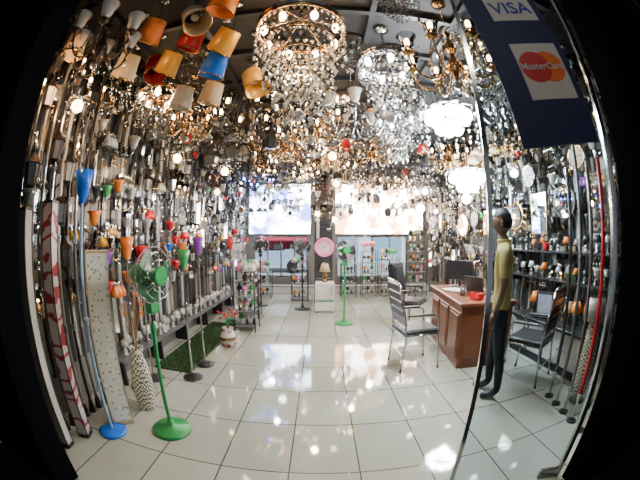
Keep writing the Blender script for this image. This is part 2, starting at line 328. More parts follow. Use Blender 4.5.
V=[chand_drum(.22,.3,.5,bulbOff,chrome,3,4,38),chand_drum(.2,.35,.5,bulbW,gold,3,5,38),chand_arm(6,.27,.3,opal,bulbOff,bronze),chand_arm(8,.3,.28,crystal,bulbW,gold),
   chand_arm(6,.26,.35,smoke,bulbOff,black),chand_bowl(opal,bronze),chand_bowl(cream,gold,.35,5),chand_bowl(crysw,chrome,.3,6,bulbC),chand_glob(),chand_glob(.4,bulbW),
   chand_flush(bulbOff),chand_bowl(smoke,bronze,.35),lantern(smoke),lantern(cream,gold,.35),lantern(crysw,black,.45),drum_shade(cream,.4),drum_shade(red,.45,.07,.15),chand_arm(5,.25,.3,crysw,bulbOff,black,cr=False),chand_bowl(crysw,black,.3,5),
   chand_arm(8,.28,.25,crystal,bulbOff,chrome),chand_arm(6,.3,.3,crystal,bulbOff,bronze),chand_drum(.2,.3,.45,bulbOff,bronze,3,5,38),chand_arm(8,.3,.3,opal,bulbOff,black)]
FL=[chand_flush(bulbOff,.22),chand_flush(bulbW,.2)]
VB=[chand_glob(.35,bulbB)]
par=empty('chandelier_display')
heroes=[(-.15,1.98,.6),(.58,2.35,.42),(.95,3.6,.38),(-.1,4.1,.4),(1.28,2.7,.5),(2.15,4.05,.55),(.35,3.2,.45),(1.0,1.85,.42),(-.75,2.95,.4),(-1.1,2.1,.5),(-.75,1.95,.35),(1.9,3.6,.35),(1.05,2.25,.35),(.35,1.5,.3),(-.95,1.6,.45),(-1.5,1.95,.35)]
y=1.4; row=0
while y<8.3:
    x=XL+.3+(.2 if row%2 else 0); row+=1
    while x<XR-.25:
        X=x+U(-.05,.05); Y=y+U(-.05,.05)
        d=min(math.hypot(X-a,Y-c)-r for a,c,r in heroes)
        if d>0 and not(X>.5 and Y<1.75):
            v=VB[0] if (5<y and X<-.3 and R()<.15) else random.choice(V)
            inst(v,'hanging_light',(X,Y,H),U(0,6),par,U(.9,1.15) if y<3 else (U(.9,1.15) if y<5 else U(.8,1.0)))
        x+=U(.37,.45)
    y+=.42
for X,Y,k in((.3,2.62,0),(-.15,2.75,0),(-.45,2.65,1),(.9,2.95,0),(.75,2.75,0),(1.3,2.2,0),(1.55,2.3,1),(.6,1.75,0),(1.7,2.9,0),(1.65,3.4,0),(-.3,3.3,0),(.3,3.9,1)):
    inst(FL[k],'flush_light',(X,Y,H),0,par,.8)
LP=[lit_pendant(globeW,.05),lit_pendant(globeC,.055),lit_pendant(globeB,.045),lit_pendant(globeW,.07),lit_pendant(globeC,.09)]
p=empty('lit_globe_pendant_group')
for k,x,y,z in((0,-1.75,1.5,3.45),(0,-1.6,3.1,3.4),(0,-1.2,3.7,3.35),(2,-.95,4.9,3.3),(2,-.7,5.5,3.25),(4,-.85,6.3,3.15),(4,-1.3,6.9,3.05),(1,-.6,7.4,3.0),(3,.95,6.6,3.1),(3,1.35,7.0,3.0),(4,1.9,7.3,3.0),(0,.6,5.2,3.3),(0,.25,4.7,3.35),(1,1.4,5.4,3.2),(4,2.0,5.9,3.15),(0,2.5,6.3,3.1),(4,2.6,5.0,3.25),(3,.35,7.5,3.0),(0,-.35,5.9,3.2),(1,1.75,4.9,3.3),(1,2.5,3.3,3.35),(1,-1.0,7.8,2.9),(4,1.2,7.9,2.95),(0,-1.75,5.0,3.3),(0,.15,3.65,3.5),(0,1.6,6.3,3.2)):
    inst(LP[k],'lit_pendant_unit',(x,y,z),0,p)
p=empty('pendant_light_row')
for x0,x1 in GLOWX:
    x=x0+.15
    while x<x1-.1:
        inst(random.choice([V[2],V[4],V[5],V[8],V[12],V[14],V[19],V[11]]),'hanging_light',(x,8.45+U(-.15,.1),H-U(.25,.8)),U(0,6),p,U(.7,1.0)); x+=U(.18,.3)
b=MB()
for x0,x1 in GLOWX:
    for x in (x0+.15,x1-.15): b.cone((x,8.45,H-.4),(x,8.45,H),.008,.008,chrome,6)
    b.cone((x0+.05,8.45,H-.35),(x1-.05,8.45,H-.35),.012,.012,chrome,6)
b.obj('hanging_rail')
# ---------------------------------------------------------------- pedestal fans
def fan(colr,h=1.26,rz=0,cage=chrome,blade=None):
    blade=blade or colr
    b=MB(); b.lathe([(0,.0),(.17,.0),(.175,.012),(.16,.03),(.05,.045),(.03,.08),(.025,.1),(0,.1)],colr,n=28)
    b.cone((0,0,.08),(0,0,h-.35),.016,.016,colr,10); b.cone((0,0,h-.4),(0,0,h-.08),.011,.011,chrome,10); b.cone((0,0,h-.42),(0,0,h-.36),.025,.022,colr,12)
    b.box((0,-.01,h-.22),(.08,.06,.12),colr,bev=.012)
    for k in range(4): b.cone((-.027+k*.018,-.04,h-.2),(-.027+k*.018,-.05,h-.2),.006,.006,white,6)
    b.M=Matrix.Translation((0,0,h))@Matrix.Rotation(math.pi/2,4,'X')
    b.lathe([(0,-.18),(.05,-.175),(.08,-.13),(.085,-.05),(.065,-.02),(.012,0),(.012,.06)],colr,n=20)
    b.lathe([(0,.085),(.03,.08),(.045,.05),(.04,.02),(0,.02)],colr,n=16)
    Rr=.2
    for i in range(3):
        a0=i*2*math.pi/3; vs=[];fs=[]
        for j in range(7):
            r=.035+.145*j/6; w=.35+.35*math.sin(j/6*math.pi*.8)
            for q in range(5):
                a=a0+(q/4-.5)*2*w; vs.append((r*math.cos(a),r*math.sin(a),.045+(q/4-.5)*.045))
        for j in range(6):
            for q in range(4): fs.append((j*5+q,j*5+q+1,j*5+q+6,j*5+q+5))
        b.add(vs,fs,blade,True)
    for sgn in(0,1):
        for rr,z in((Rr,.05),(.165,.03 if not sgn else .1),(.11,0 if not sgn else .115),(.06,-.01 if not sgn else .12)): b.ring((0,0,z),rr,.0025,cage,28,4)
        for k in range(28):
            a=k*2*math.pi/28; ca,sa=math.cos(a),math.sin(a); zz=[-.01,0,.03,.05] if not sgn else[.12,.115,.1,.05]
            b.tube([(r*ca,r*sa,z) for r,z in zip((.05,.11,.165,Rr),zz)],.0016,cage,3)
    b.ring((0,0,.05),Rr,.005,grey,28,5); b.cone((0,0,.115),(0,0,.125),.07,.06,colr,16)
    b.M=Matrix()
    return b.mesh('pedestal_fan')
inst(fan(green,1.3,blade=mat('clear_green_blade',(.02,.12,.05),.3)),'pedestal_fan',(-1.17,1.86,0),math.radians(78),sc=.97)
inst(fan(green,1.32,blade=smoke),'pedestal_fan',(.43,5.4,0),.3)
inst(fan(white,1.35),'pedestal_fan',(-1.8,6.3,0),.5); inst(fan(black,1.4),'pedestal_fan',(-1.35,6.9,0),.3); inst(fan(black,1.35),'pedestal_fan',(-.38,6.6,0),.1)
# ---------------------------------------------------------------- floor lamps
def floor_lamp(shade,base,h=1.9,up=True,met=chrome):
    b=MB(); b.lathe([(0,0),(.13,0),(.135,.015),(.11,.03),(.02,.045),(0,.045)],base,n=22); b.cone((0,0,.04),(0,0,h-.12),.013,.013,met,8)
    for z in(.5,1.0): b.sph((0,0,z),.024,met,8)
    b.lathe([(.015,-.14),(.03,-.12),(.045,-.08),(.06,.0),(.08,.1),(.074,.1),(.055,.0),(.0,-.06)],shade,(0,0,h),20); b.sph((0,0,h),.035,bulbOff,8)
    return b.mesh('floor_lamp')
bluepole=mat('pale_blue_pole',(.3,.45,.6),.3)
inst(floor_lamp(blue,blue,1.98,met=bluepole),'floor_lamp',(-1.62,1.6,0),sc=.95)
for sh,x,y,h in((orange,-1.8,2.45,1.6),(red,-1.8,2.72,1.5)):
    inst(floor_lamp(sh,black,h),'floor_lamp',(x,y,.0),sc=.9)
for sh,x,y,h in((purple,-1.3,3.3,1.7),(lime,-1.3,2.9,1.55),(red,-1.55,5.45,1.7),(opal,-1.75,7.2,1.6)):
    inst(floor_lamp(sh,black,h),'floor_lamp',(x-.08,y,.0),sc=.85)
def checker(name,c1,c2,s,kind='VORONOI',p0=.3,p1=.45):
    m=bpy.data.materials.new(name); m.use_nodes=True; nt=m.node_tree; b=nt.nodes['Principled BSDF']; tc=nt.nodes.new('ShaderNodeTexCoord')
    if kind=='VORONOI': t=nt.nodes.new('ShaderNodeTexVoronoi'); t.inputs['Scale'].default_value=s; out=t.outputs['Distance']
    elif kind=='WAVE': t=nt.nodes.new('ShaderNodeTexWave'); t.wave_type='RINGS'; t.inputs['Scale'].default_value=s; t.inputs['Distortion'].default_value=14; t.inputs['Detail Scale'].default_value=2; out=t.outputs['Fac']
    else: t=nt.nodes.new('ShaderNodeTexChecker'); t.inputs['Scale'].default_value=s; out=t.outputs['Fac']
    nt.links.new(tc.outputs['Object'],t.inputs['Vector']); r=nt.nodes.new('ShaderNodeValToRGB'); r.color_ramp.elements[0].color=list(c1)+[1]; r.color_ramp.elements[1].color=list(c2)+[1]
    r.color_ramp.elements[0].position=p0; r.color_ramp.elements[1].position=p1; nt.links.new(out,r.inputs[0]); nt.links.new(r.outputs[0],b.inputs['Base Color']); b.inputs['Roughness'].default_value=.5; return m
flor=checker('floral_fabric',(.3,.34,.2),(.85,.8,.65),26,p0=.2,p1=.32); redw=checker('red_white_pattern',(.3,.02,.03),(.55,.48,.44),2.2,'WAVE',.22,.3); weave=checker('woven_rattan',(.09,.07,.05),(.75,.7,.58),45,'CHECK')
def column(name,m,w,h,loc,rz,base=wood2):
    b=MB(); b.box((0,0,.015),(w*1.12,w*1.12,.03),base,bev=.006); b.box((0,0,h/2+.01),(w,w,h-.04),m,bev=.006)
    for sx in(-1,1):
        for sy in(-1,1): b.box((sx*w/2,sy*w/2,h/2),(.008,.008,h-.02),base)
    b.box((0,0,h-.005),(w*1.04,w*1.04,.02),base,bev=.004); b.obj(name,loc,rz)
column('column_floor_lamp',flor,.18,1.42,(-1.66,1.82,0),.75,cream); column('column_floor_lamp',redw,.09,1.76,(-1.8,1.42,0),.3,black)
column('column_floor_lamp',mat('white_fabric',(.45,.42,.36),.7),.08,1.7,(-1.84,1.2,0),.2,bronze)
def vase(name,m,loc,s=1,reeds=True):
    b=MB(); b.lathe([(0,0),(.07,0),(.085,.03),(.1,.15),(.105,.28),(.09,.42),(.06,.54),(.05,.58),(.075,.64),(.07,.64),(.045,.58),(0,.5)],m,n=24)
    if reeds:
        for k in range(14):
            a=U(0,6.28); b.tube(bez((0,0,.5),(0,0,.7),(.05*math.cos(a),.05*math.sin(a),.9),(U(.05,.16)*math.cos(a),U(.05,.16)*math.sin(a),U(1.0,1.25)),6),.004,wood2,4)
            b.octa((.1*math.cos(a),.1*math.sin(a),U(.9,1.15)),.018,.05,orange if k%2 else cream)
    b.obj(name,loc,sc=s)
vase('reed_vase',weave,(-1.54,2.11,0),.95); 
b=MB(); b.lathe([(0,0),(.1,0),(.13,.05),(.14,.15),(.11,.24),(.08,.28),(.1,.33),(.09,.33),(.07,.28),(0,.25)],checker('red_pot_pattern',(.35,.02,.03),(.55,.5,.45),9),n=24); b.lathe([(.142,.12),(.146,.15),(.138,.18)],gold,n=24)
for k in range(12):
    a=k*.52; b.tube(bez((0,0,.25),(0,0,.4),(.08*math.cos(a),.08*math.sin(a),.5),(.15*math.cos(a),.15*math.sin(a),.5+.03*(k%4)),5),.005,green,4); b.octa((.15*math.cos(a),.15*math.sin(a),.52+.03*(k%4)),.03,.04,red)
b.obj('flower_pot',(-1.29,4.05,0),sc=.85)
gm=mat('artificial_grass',(.03,.075,.02),.9,var=.4,scale=80)
b=MB(); b.box((0,0,.01),(.5,2.2,.02),gm)
vs=[];fs=[]
for i in range(8000):
    x=U(-.24,.24);y=U(-1.09,1.09);a=U(0,6.28);h=U(.015,.035);k=len(vs); vs+=[(x-.004*math.cos(a),y-.004*math.sin(a),.02),(x+.004*math.cos(a),y+.004*math.sin(a),.02),(x+U(-.012,.012),y+U(-.012,.012),.02+h)]; fs.append((k,k+1,k+2))
b.add(vs,fs,gm); b.obj('grass_mat',(-1.7,4.1,0.0))
def table_lamp(sh,base,s=1):
    b=MB(); b.lathe([(0,0),(.05,0),(.055,.01),(.03,.03),(.045,.08),(.03,.13),(.01,.16),(.01,.2)],base,n=14); b.lathe([(.055,.17),(.09,.17-.0),(.05,.3),(.046,.3),(.085,.175)],sh,n=16); b.sph((0,0,.22),.022,bulbOff,8)
    return b.mesh('table_lamp')
TL=[table_lamp(opal,white),table_lamp(cream,gold),table_lamp(white,crysw),table_lamp(pink,white),table_lamp(orange,bronze),table_lamp(lime,white),table_lamp(smoke,chrome),table_lamp(opal,bronze)]
b=MB(); b.box((-2.08,4.6,.27),(.24,4.4,.02),grey)
for k in range(6): b.box((-2.08,2.42+k*.87,.13),(.22,.03,.26),black)
b.obj('display_shelf')
p=empty('table_lamp_row'); y=2.6
while y<6.7: inst(TL[2] if R()<.5 else TL[0],'table_lamp_unit',(-2.08+U(-.03,.03),y,.281),0,p,U(.5,.75)); y+=U(.1,.14)
def rack(loc,w=.35,d=.35,h=.85,n=4):
    b=MB()
    for sx in(-1,1):
        for sy in(-1,1): b.cone((sx*w/2,sy*d/2,0),(sx*w/2,sy*d/2,h),.01,.01,black,6)
    for k in range(n):
        z=.08+k*(h-.1)/(n-1); b.box((0,0,z),(w,d,.012),grey)
        b.tube([(-w/2,-d/2,z+.05),(w/2,-d/2,z+.05)],.004,black,4); b.tube([(w/2,-d/2,z+.05),(w/2,d/2,z+.05)],.004,black,4)
    o=b.obj('display_rack',loc)
    for k in range(n):
        z=.086+k*(h-.1)/(n-1)
        for j in range(max(3,int(w/.12))): inst(random.choice(TL+TL[6:]+TL[6:]),'lamp_%d%d'%(k,j),(-w/2+.07+j*.105,U(-.08,.08),z),0,o,.6 if k<n-1 else .95)
rack((-1.22,4.95,0)); rack((-1.35,5.85,0)); rack((-1.5,7.9,0),.5,.3,.7,3); rack((-.5,7.6,0),.4,.3,.8,3); rack((.75,8.1,0),.4,.3,.9,4); rack((1.3,8.1,0),.4,.3,1.2,5); rack((1.85,8.1,0),.5,.3,1.0,4); rack((2.6,8.0,0),.5,.3,1.5,6)
b=MB(); cm=mat('dark_column_tile',(.04,.04,.045),.15); b.box((.08,7.4,H/2),(.42,.42,H),cm)
for k in range(11): b.box((.08,7.4,.3+k*.3),(.43,.43,.012),chrome)
b.obj('pillar')
p=empty('sconce_display')
for z in(1.75,2.1,2.45,2.8):
    for x in(-.05,.2): inst(random.choice(LM),'wall_lamp_unit',(x,7.17,z),-math.pi/2,p,1)
def clock(rim,loc,r=.17,rz=0):
    b=MB(); b.M=Matrix.Rotation(math.pi/2,4,'X')
    b.lathe([(0,-.02),(r,-.02),(r*1.08,0),(r*1.05,.03),(r*.8,.035),(r*.75,.02),(0,.018)],rim,n=32)
    b.cone((0,0,.018),(0,0,.022),r*.62,r*.62,white,28)
    for k in range(12):
        a=k*math.pi/6; b.box((r*.5*math.cos(a),r*.5*math.sin(a),.026),(.035*r/.17,.009,.004),black,a)
    b.box((.02,.02,.03),(.1,.012,.004),black,.8); b.box((-.03,.04,.034),(.13,.009,.004),black,2.2)
    b.obj('wall_clock',loc,rz)
clock(pink,(.1,7.15,1.33),.21); clock(black,(.1,7.16,.92),.12)
b=MB(); b.box((0,0,.32),(.4,.38,.6),white,bev=.015); b.box((0,-.193,.45),(.36,.012,.3),white,bev=.004); b.box((0,-.193,.17),(.36,.012,.22),white,bev=.004); b.box((.13,-.205,.45),(.015,.015,.2),chrome)
b.box((.0,-.201,.25),(.36,.006,.03),green)
for sx in(-1,1):
    for sy in(-1,1): b.cone((sx*.16,sy*.15,0),(sx*.16,sy*.15,.03),.02,.02,black,8)
b.obj('storage_cabinet',(.1,6.45,0)); inst(TL[1],'table_lamp',(.1,6.45,.62),sc=1.3)
# ---------------------------------------------------------------- desk
def desk(loc,rz):
    b=MB(); L=1.5;W=.75;h=.8
    b.box((0,0,h-.02),(W,L,.045),wood,bev=.008); b.box((0,0,h-.055),(W-.04,L-.04,.03),wood)
    b.box((-W/2+.05,0,.38),(.03,L-.1,.72),wood)
    for y in(-.47,0,.47):
        b.box((-W/2+.03,y,.4),(.015,.4,.56),wood,bev=.005); b.box((-W/2+.02,y,.4),(.012,.32,.48),wood,bev=.004)
    for sy in(-1,1):
        b.box((0,sy*(L/2-.06),.38),(W-.08,.04,.72),wood); b.box((.0,sy*(L/2-.035),.4),(W-.2,.012,.52),wood,bev=.004)
        b.box((.15,sy*(L/2-.28),.42),(.4,.4,.66),wood)
        for k in range(3): b.box((.36,sy*(L/2-.28),.2+k*.22),(.02,.37,.19),wood,bev=.004); b.box((.378,sy*(L/2-.28),.2+k*.22),(.02,.1,.015),gold)
    b.box((0,0,.03),(W-.06,L-.08,.05),wood)
    return b.obj('office_desk',loc,rz)
desk((2.0,3.75,0),-.12)
b=MB(); b.box((0,0,.01),(.22,.16,.02),black,bev=.004); b.cone((0,0,.02),(0,.02,.12),.02,.015,black,8); b.box((0,.02,.26),(.46,.03,.29),black,bev=.008); b.box((0,.002,.26),(.42,.006,.25),mat('screen_glass',(.03,.04,.06),.1),bev=.002)
b.obj('computer_monitor',(2.05,4.15,.803),2.2)
b=MB(); b.box((0,0,.01),(.32,.23,.018),grey,bev=.005); b.M=Matrix.Translation((0,.11,.02))@Matrix.Rotation(-.25,4,'X'); b.box((0,0,.11),(.32,.012,.22),black,bev=.004); b.M=Matrix()
for i in range(10):
    for j in range(4): b.box((-.125+i*.028,-.05+j*.03,.021),(.022,.022,.005),black)
b.obj('laptop',(2.1,3.6,.803),1.9)
b=MB(); b.box((0,0,.04),(.1,.16,.08),red,bev=.006); b.box((0,0,.082),(.1,.05,.004),gold); b.obj('gift_box',(1.85,3.25,.803),.3)
b=MB()
for k in range(6): b.box((U(-.02,.02),U(-.02,.02),.003+k*.004),(.21,.29,.003),white,U(-.3,.3))
b.obj('paper_stack',(1.85,3.9,.803),.3)
b=MB(); b.lathe([(0,0),(.035,0),(.04,.1),(.036,.1),(.032,.01),(0,.01)],grey,n=14)
for k in range(5): b.cone((0,0,.02),(.03*math.cos(k*1.3),.03*math.sin(k*1.3),.16),.004,.004,random.choice([red,black,green]),5)
b.obj('pen_holder',(1.8,3.55,.803))
# ---------------------------------------------------------------- chairs
def visitor_chair(loc,rz):
    b=MB()
    for sx in(-1,1):
        x=sx*.22
        b.tube([(x,-.24,0.012),(x,-.2,.42),(x,-.22,.62),(x,-.3,1.02)],.012,chrome,8)
        b.tube([(x,.24,.012),(x,.2,.42),(x,.19,.44),(x,-.2,.44)],.012,chrome,8)
        b.tube([(x,.2,.42),(x,.2,.62),(x,.17,.66),(x,-.2,.67)],.011,chrome,8); b.box((x,.0,.675),(.045,.28,.025),leather,bev=.008)
        for y in(-.24,.24): b.cone((x,y,0),(x,y,.02),.016,.016,black,8)
    b.tube([(-.22,-.3,1.02),(-.16,-.31,1.05),(.16,-.31,1.05),(.22,-.3,1.02)],.012,chrome,8)
    for z,y in((.42,.2),(.42,-.2),(.2,-.22)): b.cone((-.22,y,z),(.22,y,z),.01,.01,chrome,6)
    b.box((0,0,.47),(.43,.44,.07),leather,bev=.02)
    for k in range(5):
        z=.6+k*.095; y=-.215-(z-.62)*.2; b.M=Matrix.Translation((0,y,z))@Matrix.Rotation(.2,4,'X'); b.box((0,0,0),(.41,.03,.09),leather,bev=.008); b.M=Matrix()
    b.obj('visitor_chair',loc,rz)
visitor_chair((1.12,3.4,0),-math.pi/2+.1); visitor_chair((2.25,2.55,0),.5)
def office_chair(loc,rz):
    b=MB()
    for k in range(5):
        a=k*1.257; b.tube([(0,0,.1),(.26*math.cos(a),.26*math.sin(a),.07)],[.025,.014],black,6); b.sph((.26*math.cos(a),.26*math.sin(a),.03),.03,black,8)
    b.cone((0,0,.1),(0,0,.42),.025,.025,chrome,10); b.box((0,0,.47),(.5,.48,.1),leather,bev=.035); b.M=Matrix.Translation((0,-.24,.82))@Matrix.Rotation(.12,4,'X'); b.box((0,0,0),(.48,.09,.62),leather,bev=.035); b.box((0,.03,.0),(.36,.06,.5),leather,bev=.02); b.M=Matrix()
    b.tube([(0,-.1,.43),(0,-.3,.45),(0,-.29,.62)],.02,black,6)
    for sx in(-1,1): b.tube([(sx*.25,.0,.45),(sx*.29,.0,.5),(sx*.29,0,.68)],.014,black,6); b.box((sx*.29,-.02,.69),(.06,.28,.03),black,bev=.01)
    b.obj('office_chair',loc,rz)
office_chair((1.5,4.95,0),-2.2)
# ---------------------------------------------------------------- right side cabinet and display
b=MB(); y0,y1=2.05,3.5; b.box((2.88,(y0+y1)/2,.04),(.46,y1-y0,.08),black); b.box((2.9,(y0+y1)/2,.28),(.44,y1-y0,.42),black); b.box((2.88,(y0+y1)/2,.51),(.52,y1-y0+.04,.04),black,bev=.006)
n=4
for k in range(n):
    w=(y1-y0)/n; b.box((2.675,y0+w*(k+.5),.28),(.02,w-.05,.38),white,bev=.004); b.cone((2.66,y0+w*(k+.5)+(.12 if k%2==0 else -.12),.28),(2.645,y0+w*(k+.5)+(.12 if k%2==0 else -.12),.28),.012,.012,chrome,8)
b.obj('low_cabinet')
p=empty('table_lamp_row'); y=2.15
while y<3.4: inst(random.choice(TL),'table_lamp_unit',(2.9+U(-.05,.08),y,.532),0,p,U(.7,1.0)); y+=.14
b=MB(); b.box((0,0,0),(.26,.02,.34),black,bev=.004); b.box((0,-.012,0),(.2,.006,.28),mat('photo_print',(.4,.42,.5),.3,var=.6,scale=9)); b.obj('picture_frame',(2.72,2.9,.705),-math.pi/2+.5)
for z in(1.0,1.35):
    b=MB(); b.box((XR-.2,2.9,z),(.26,2.2,.02),black)
    for y in(1.85,2.9,3.95): b.box((XR-.2,y,z-.05),(.24,.02,.08),black)
    b.obj('wall_shelf'); p=empty('shelf_ornaments'); y=1.9
    while y<3.9:
        inst(random.choice([TL[6],TL[7],TL[2],TL[6],TL[4]]),'ornament',(XR-.22,y,z+.011),0,p,U(.45,.7)); y+=U(.14,.22)
silver=mat('mirror_silver',(.8,.85,.88),.03,1)
def mirror(fr,loc,r=.2,rect=None,face=None):
    b=MB(); b.M=Matrix.Rotation(math.pi/2,4,'Y'); face=face or silver
    if rect: w,h=rect; b.box((0,0,.015),(h+.06,w+.06,.03),fr,bev=.008); b.box((0,0,.031),(h,w,.006),face)
    else:
        b.lathe([(0,0),(r*1.05,0),(r*1.1,.015),(r*1.05,.035),(r*.9,.02)],fr,n=32); b.cone((0,0,.015),(0,0,.022),r*.9,r*.9,face,32)
        if face is silver:
            for k in range(16): a=k*math.pi/8; b.cone((r*1.05*math.cos(a),r*1.05*math.sin(a),.015),(r*1.4*math.cos(a),r*1.4*math.sin(a),.015),.014,.003,fr,5)
        else:
            for k in range(12):
                a=k*math.pi/6; b.box((r*.75*math.cos(a),r*.75*math.sin(a),.026),(r*.2,.012,.004),black,a)
            b.box((r*.2,0,.03),(r*.5,.014,.004),black); b.box((0,r*.28,.033),(r*.65,.01,.004),black,math.pi/2)
    b.obj('wall_mirror' if face is silver else 'wall_clock',loc,math.pi)
mirror(bronze,(XR-.26,2.75,1.95),.2); mirror(gold,(XR-.26,3.9,1.85),.2); mirror(bronze,(XR-.26,2.15,1.9),rect=(.3,.6)); mirror(gold,(XR-.26,3.3,1.85),rect=(.3,.5)); mirror(black,(XR-.26,4.7,1.6),rect=(.4,.8)); mirror(gold,(XR-.26,5.8,1.8),.22)
mirror(black,(XR-.26,5.3,1.9),.16,face=white); mirror(gold,(XR-.26,2.45,2.45),.15,face=cream); mirror(chrome,(XR-.26,3.5,2.4),.15,face=white)
b=MB()
for k in range(6):
    y=1.15+k*.17; h=U(2.0,3.1); m=[chrome,opal,red,crysw,grey,smoke][k]; b.cone((2.0+.04*k,y,.25),(2.0+.04*k,y,h),.017,.017,m,10)
    for z in(.25,h): b.cone((2.0+.04*k,y,z-.03),(2.0+.04*k,y,z+.03),.026,.026,chrome,10)
    b.cone((2.0+.04*k,y,0),(2.0+.04*k,y,.25),.012,.012,chrome,8); b.cone((2.0+.04*k,y,0),(2.0+.04*k,y,.015),.05,.05,black,12)
b.obj('tube_light_display')
b=MB(); b.lathe([(0,0),(.1,0),(.1,.02),(.02,.04)],black,n=20); b.lathe([(.05,.03),(.09,.1),(.1,.4),(.08,.75),(.06,.9),(.0,.9)],weave,n=24); b.lathe([(.06,.9),(.09,.93),(.16,.9),(.1,1.12),(.095,1.12)],opal,n=20); b.obj('woven_floor_lamp',(2.4,1.75,0),sc=.9)
b=MB()
for k in range(10):
    y=1.08+k*.1; x=-2.02+.004*k; h=U(2.2,3.2); m=random.choice([chrome,opal,crysw,bronze,grey,smoke]); b.cone((x,y,.1),(x,y,h),.016,.016,m,10); b.cone((x,y,0),(x,y,.12),.04,.02,black,12)
    for z in(.8,1.5,h): b.cone((x,y,z-.03),(x,y,z+.03),.024,.024,chrome,10)
b.obj('tube_light_display')
# ---------------------------------------------------------------- glass door with card sign
fe=Vector((.79,1.27,0)); hg=Vector((1.5,.97,0)); s=(hg-fe); W=s.length; ang=math.atan2(s.y,s.x)
door=empty('door_1',fe,ang)
b=MB(); b.box((W/2,0,1.66),(W,.01,3.28),glass); b.obj('pane',parent=door)
b=MB(); b.box((.0,0,1.66),(.024,.03,3.3),chrome,bev=.004); b.box((W-.02,0,1.66),(.03,.03,3.3),chrome,bev=.004); b.box((W-.09,0,.06),(.16,.035,.08),chrome,bev=.004); b.box((W/2,0,3.32),(W,.035,.06),chrome)
b.obj('frame',parent=door)
navy=mat('navy_print',(.004,.009,.06),.6,var=.05); wp=mat('white_print',(.5,.49,.42),.5,var=.03); rp_=mat('red_print',(.5,.015,.008),.5,var=.05); op_=mat('orange_print',(.7,.14,.015),.5,var=.05); bp_=mat('blue_print',(.02,.04,.3),.5)
sign=empty('card_payment_sign',(0,0,0)); sign.parent=door; sign.location=(.2,-.022,1.93)
sign.rotation_euler=(Matrix.Rotation(-math.radians(8),4,'Y')@Matrix.Rotation(math.pi/2,4,'X')).to_euler()
b=MB(); b.box((.25,.68,0),(.5,1.36,.006),navy)
b.box((.3,.43,.005),(.31,.36,.003),wp); b.box((.29,.89,.005),(.32,.2,.003),wp)
for m,x in((rp_,.25),(op_,.345)): b.cone((x,.45,.007),(x,.45,.009 if m==rp_ else .0085),.1,.1,m,40)
b.obj('board',parent=sign)
def text(t,loc,size,m,par):
    cu=bpy.data.curves.new('lettering','FONT'); cu.body=t; cu.size=size; cu.align_x='CENTER'; cu.align_y='CENTER'; cu.extrude=.0008; cu.offset=size*.012; cu.materials.append(m)
    o=bpy.data.objects.new('lettering',cu); C.objects.link(o); o.parent=par; o.location=loc; return o
text('MasterCard',(.297,.45,.0115),.06,wp,sign); text('VISA',(.29,.89,.009),.14,bp_,sign)
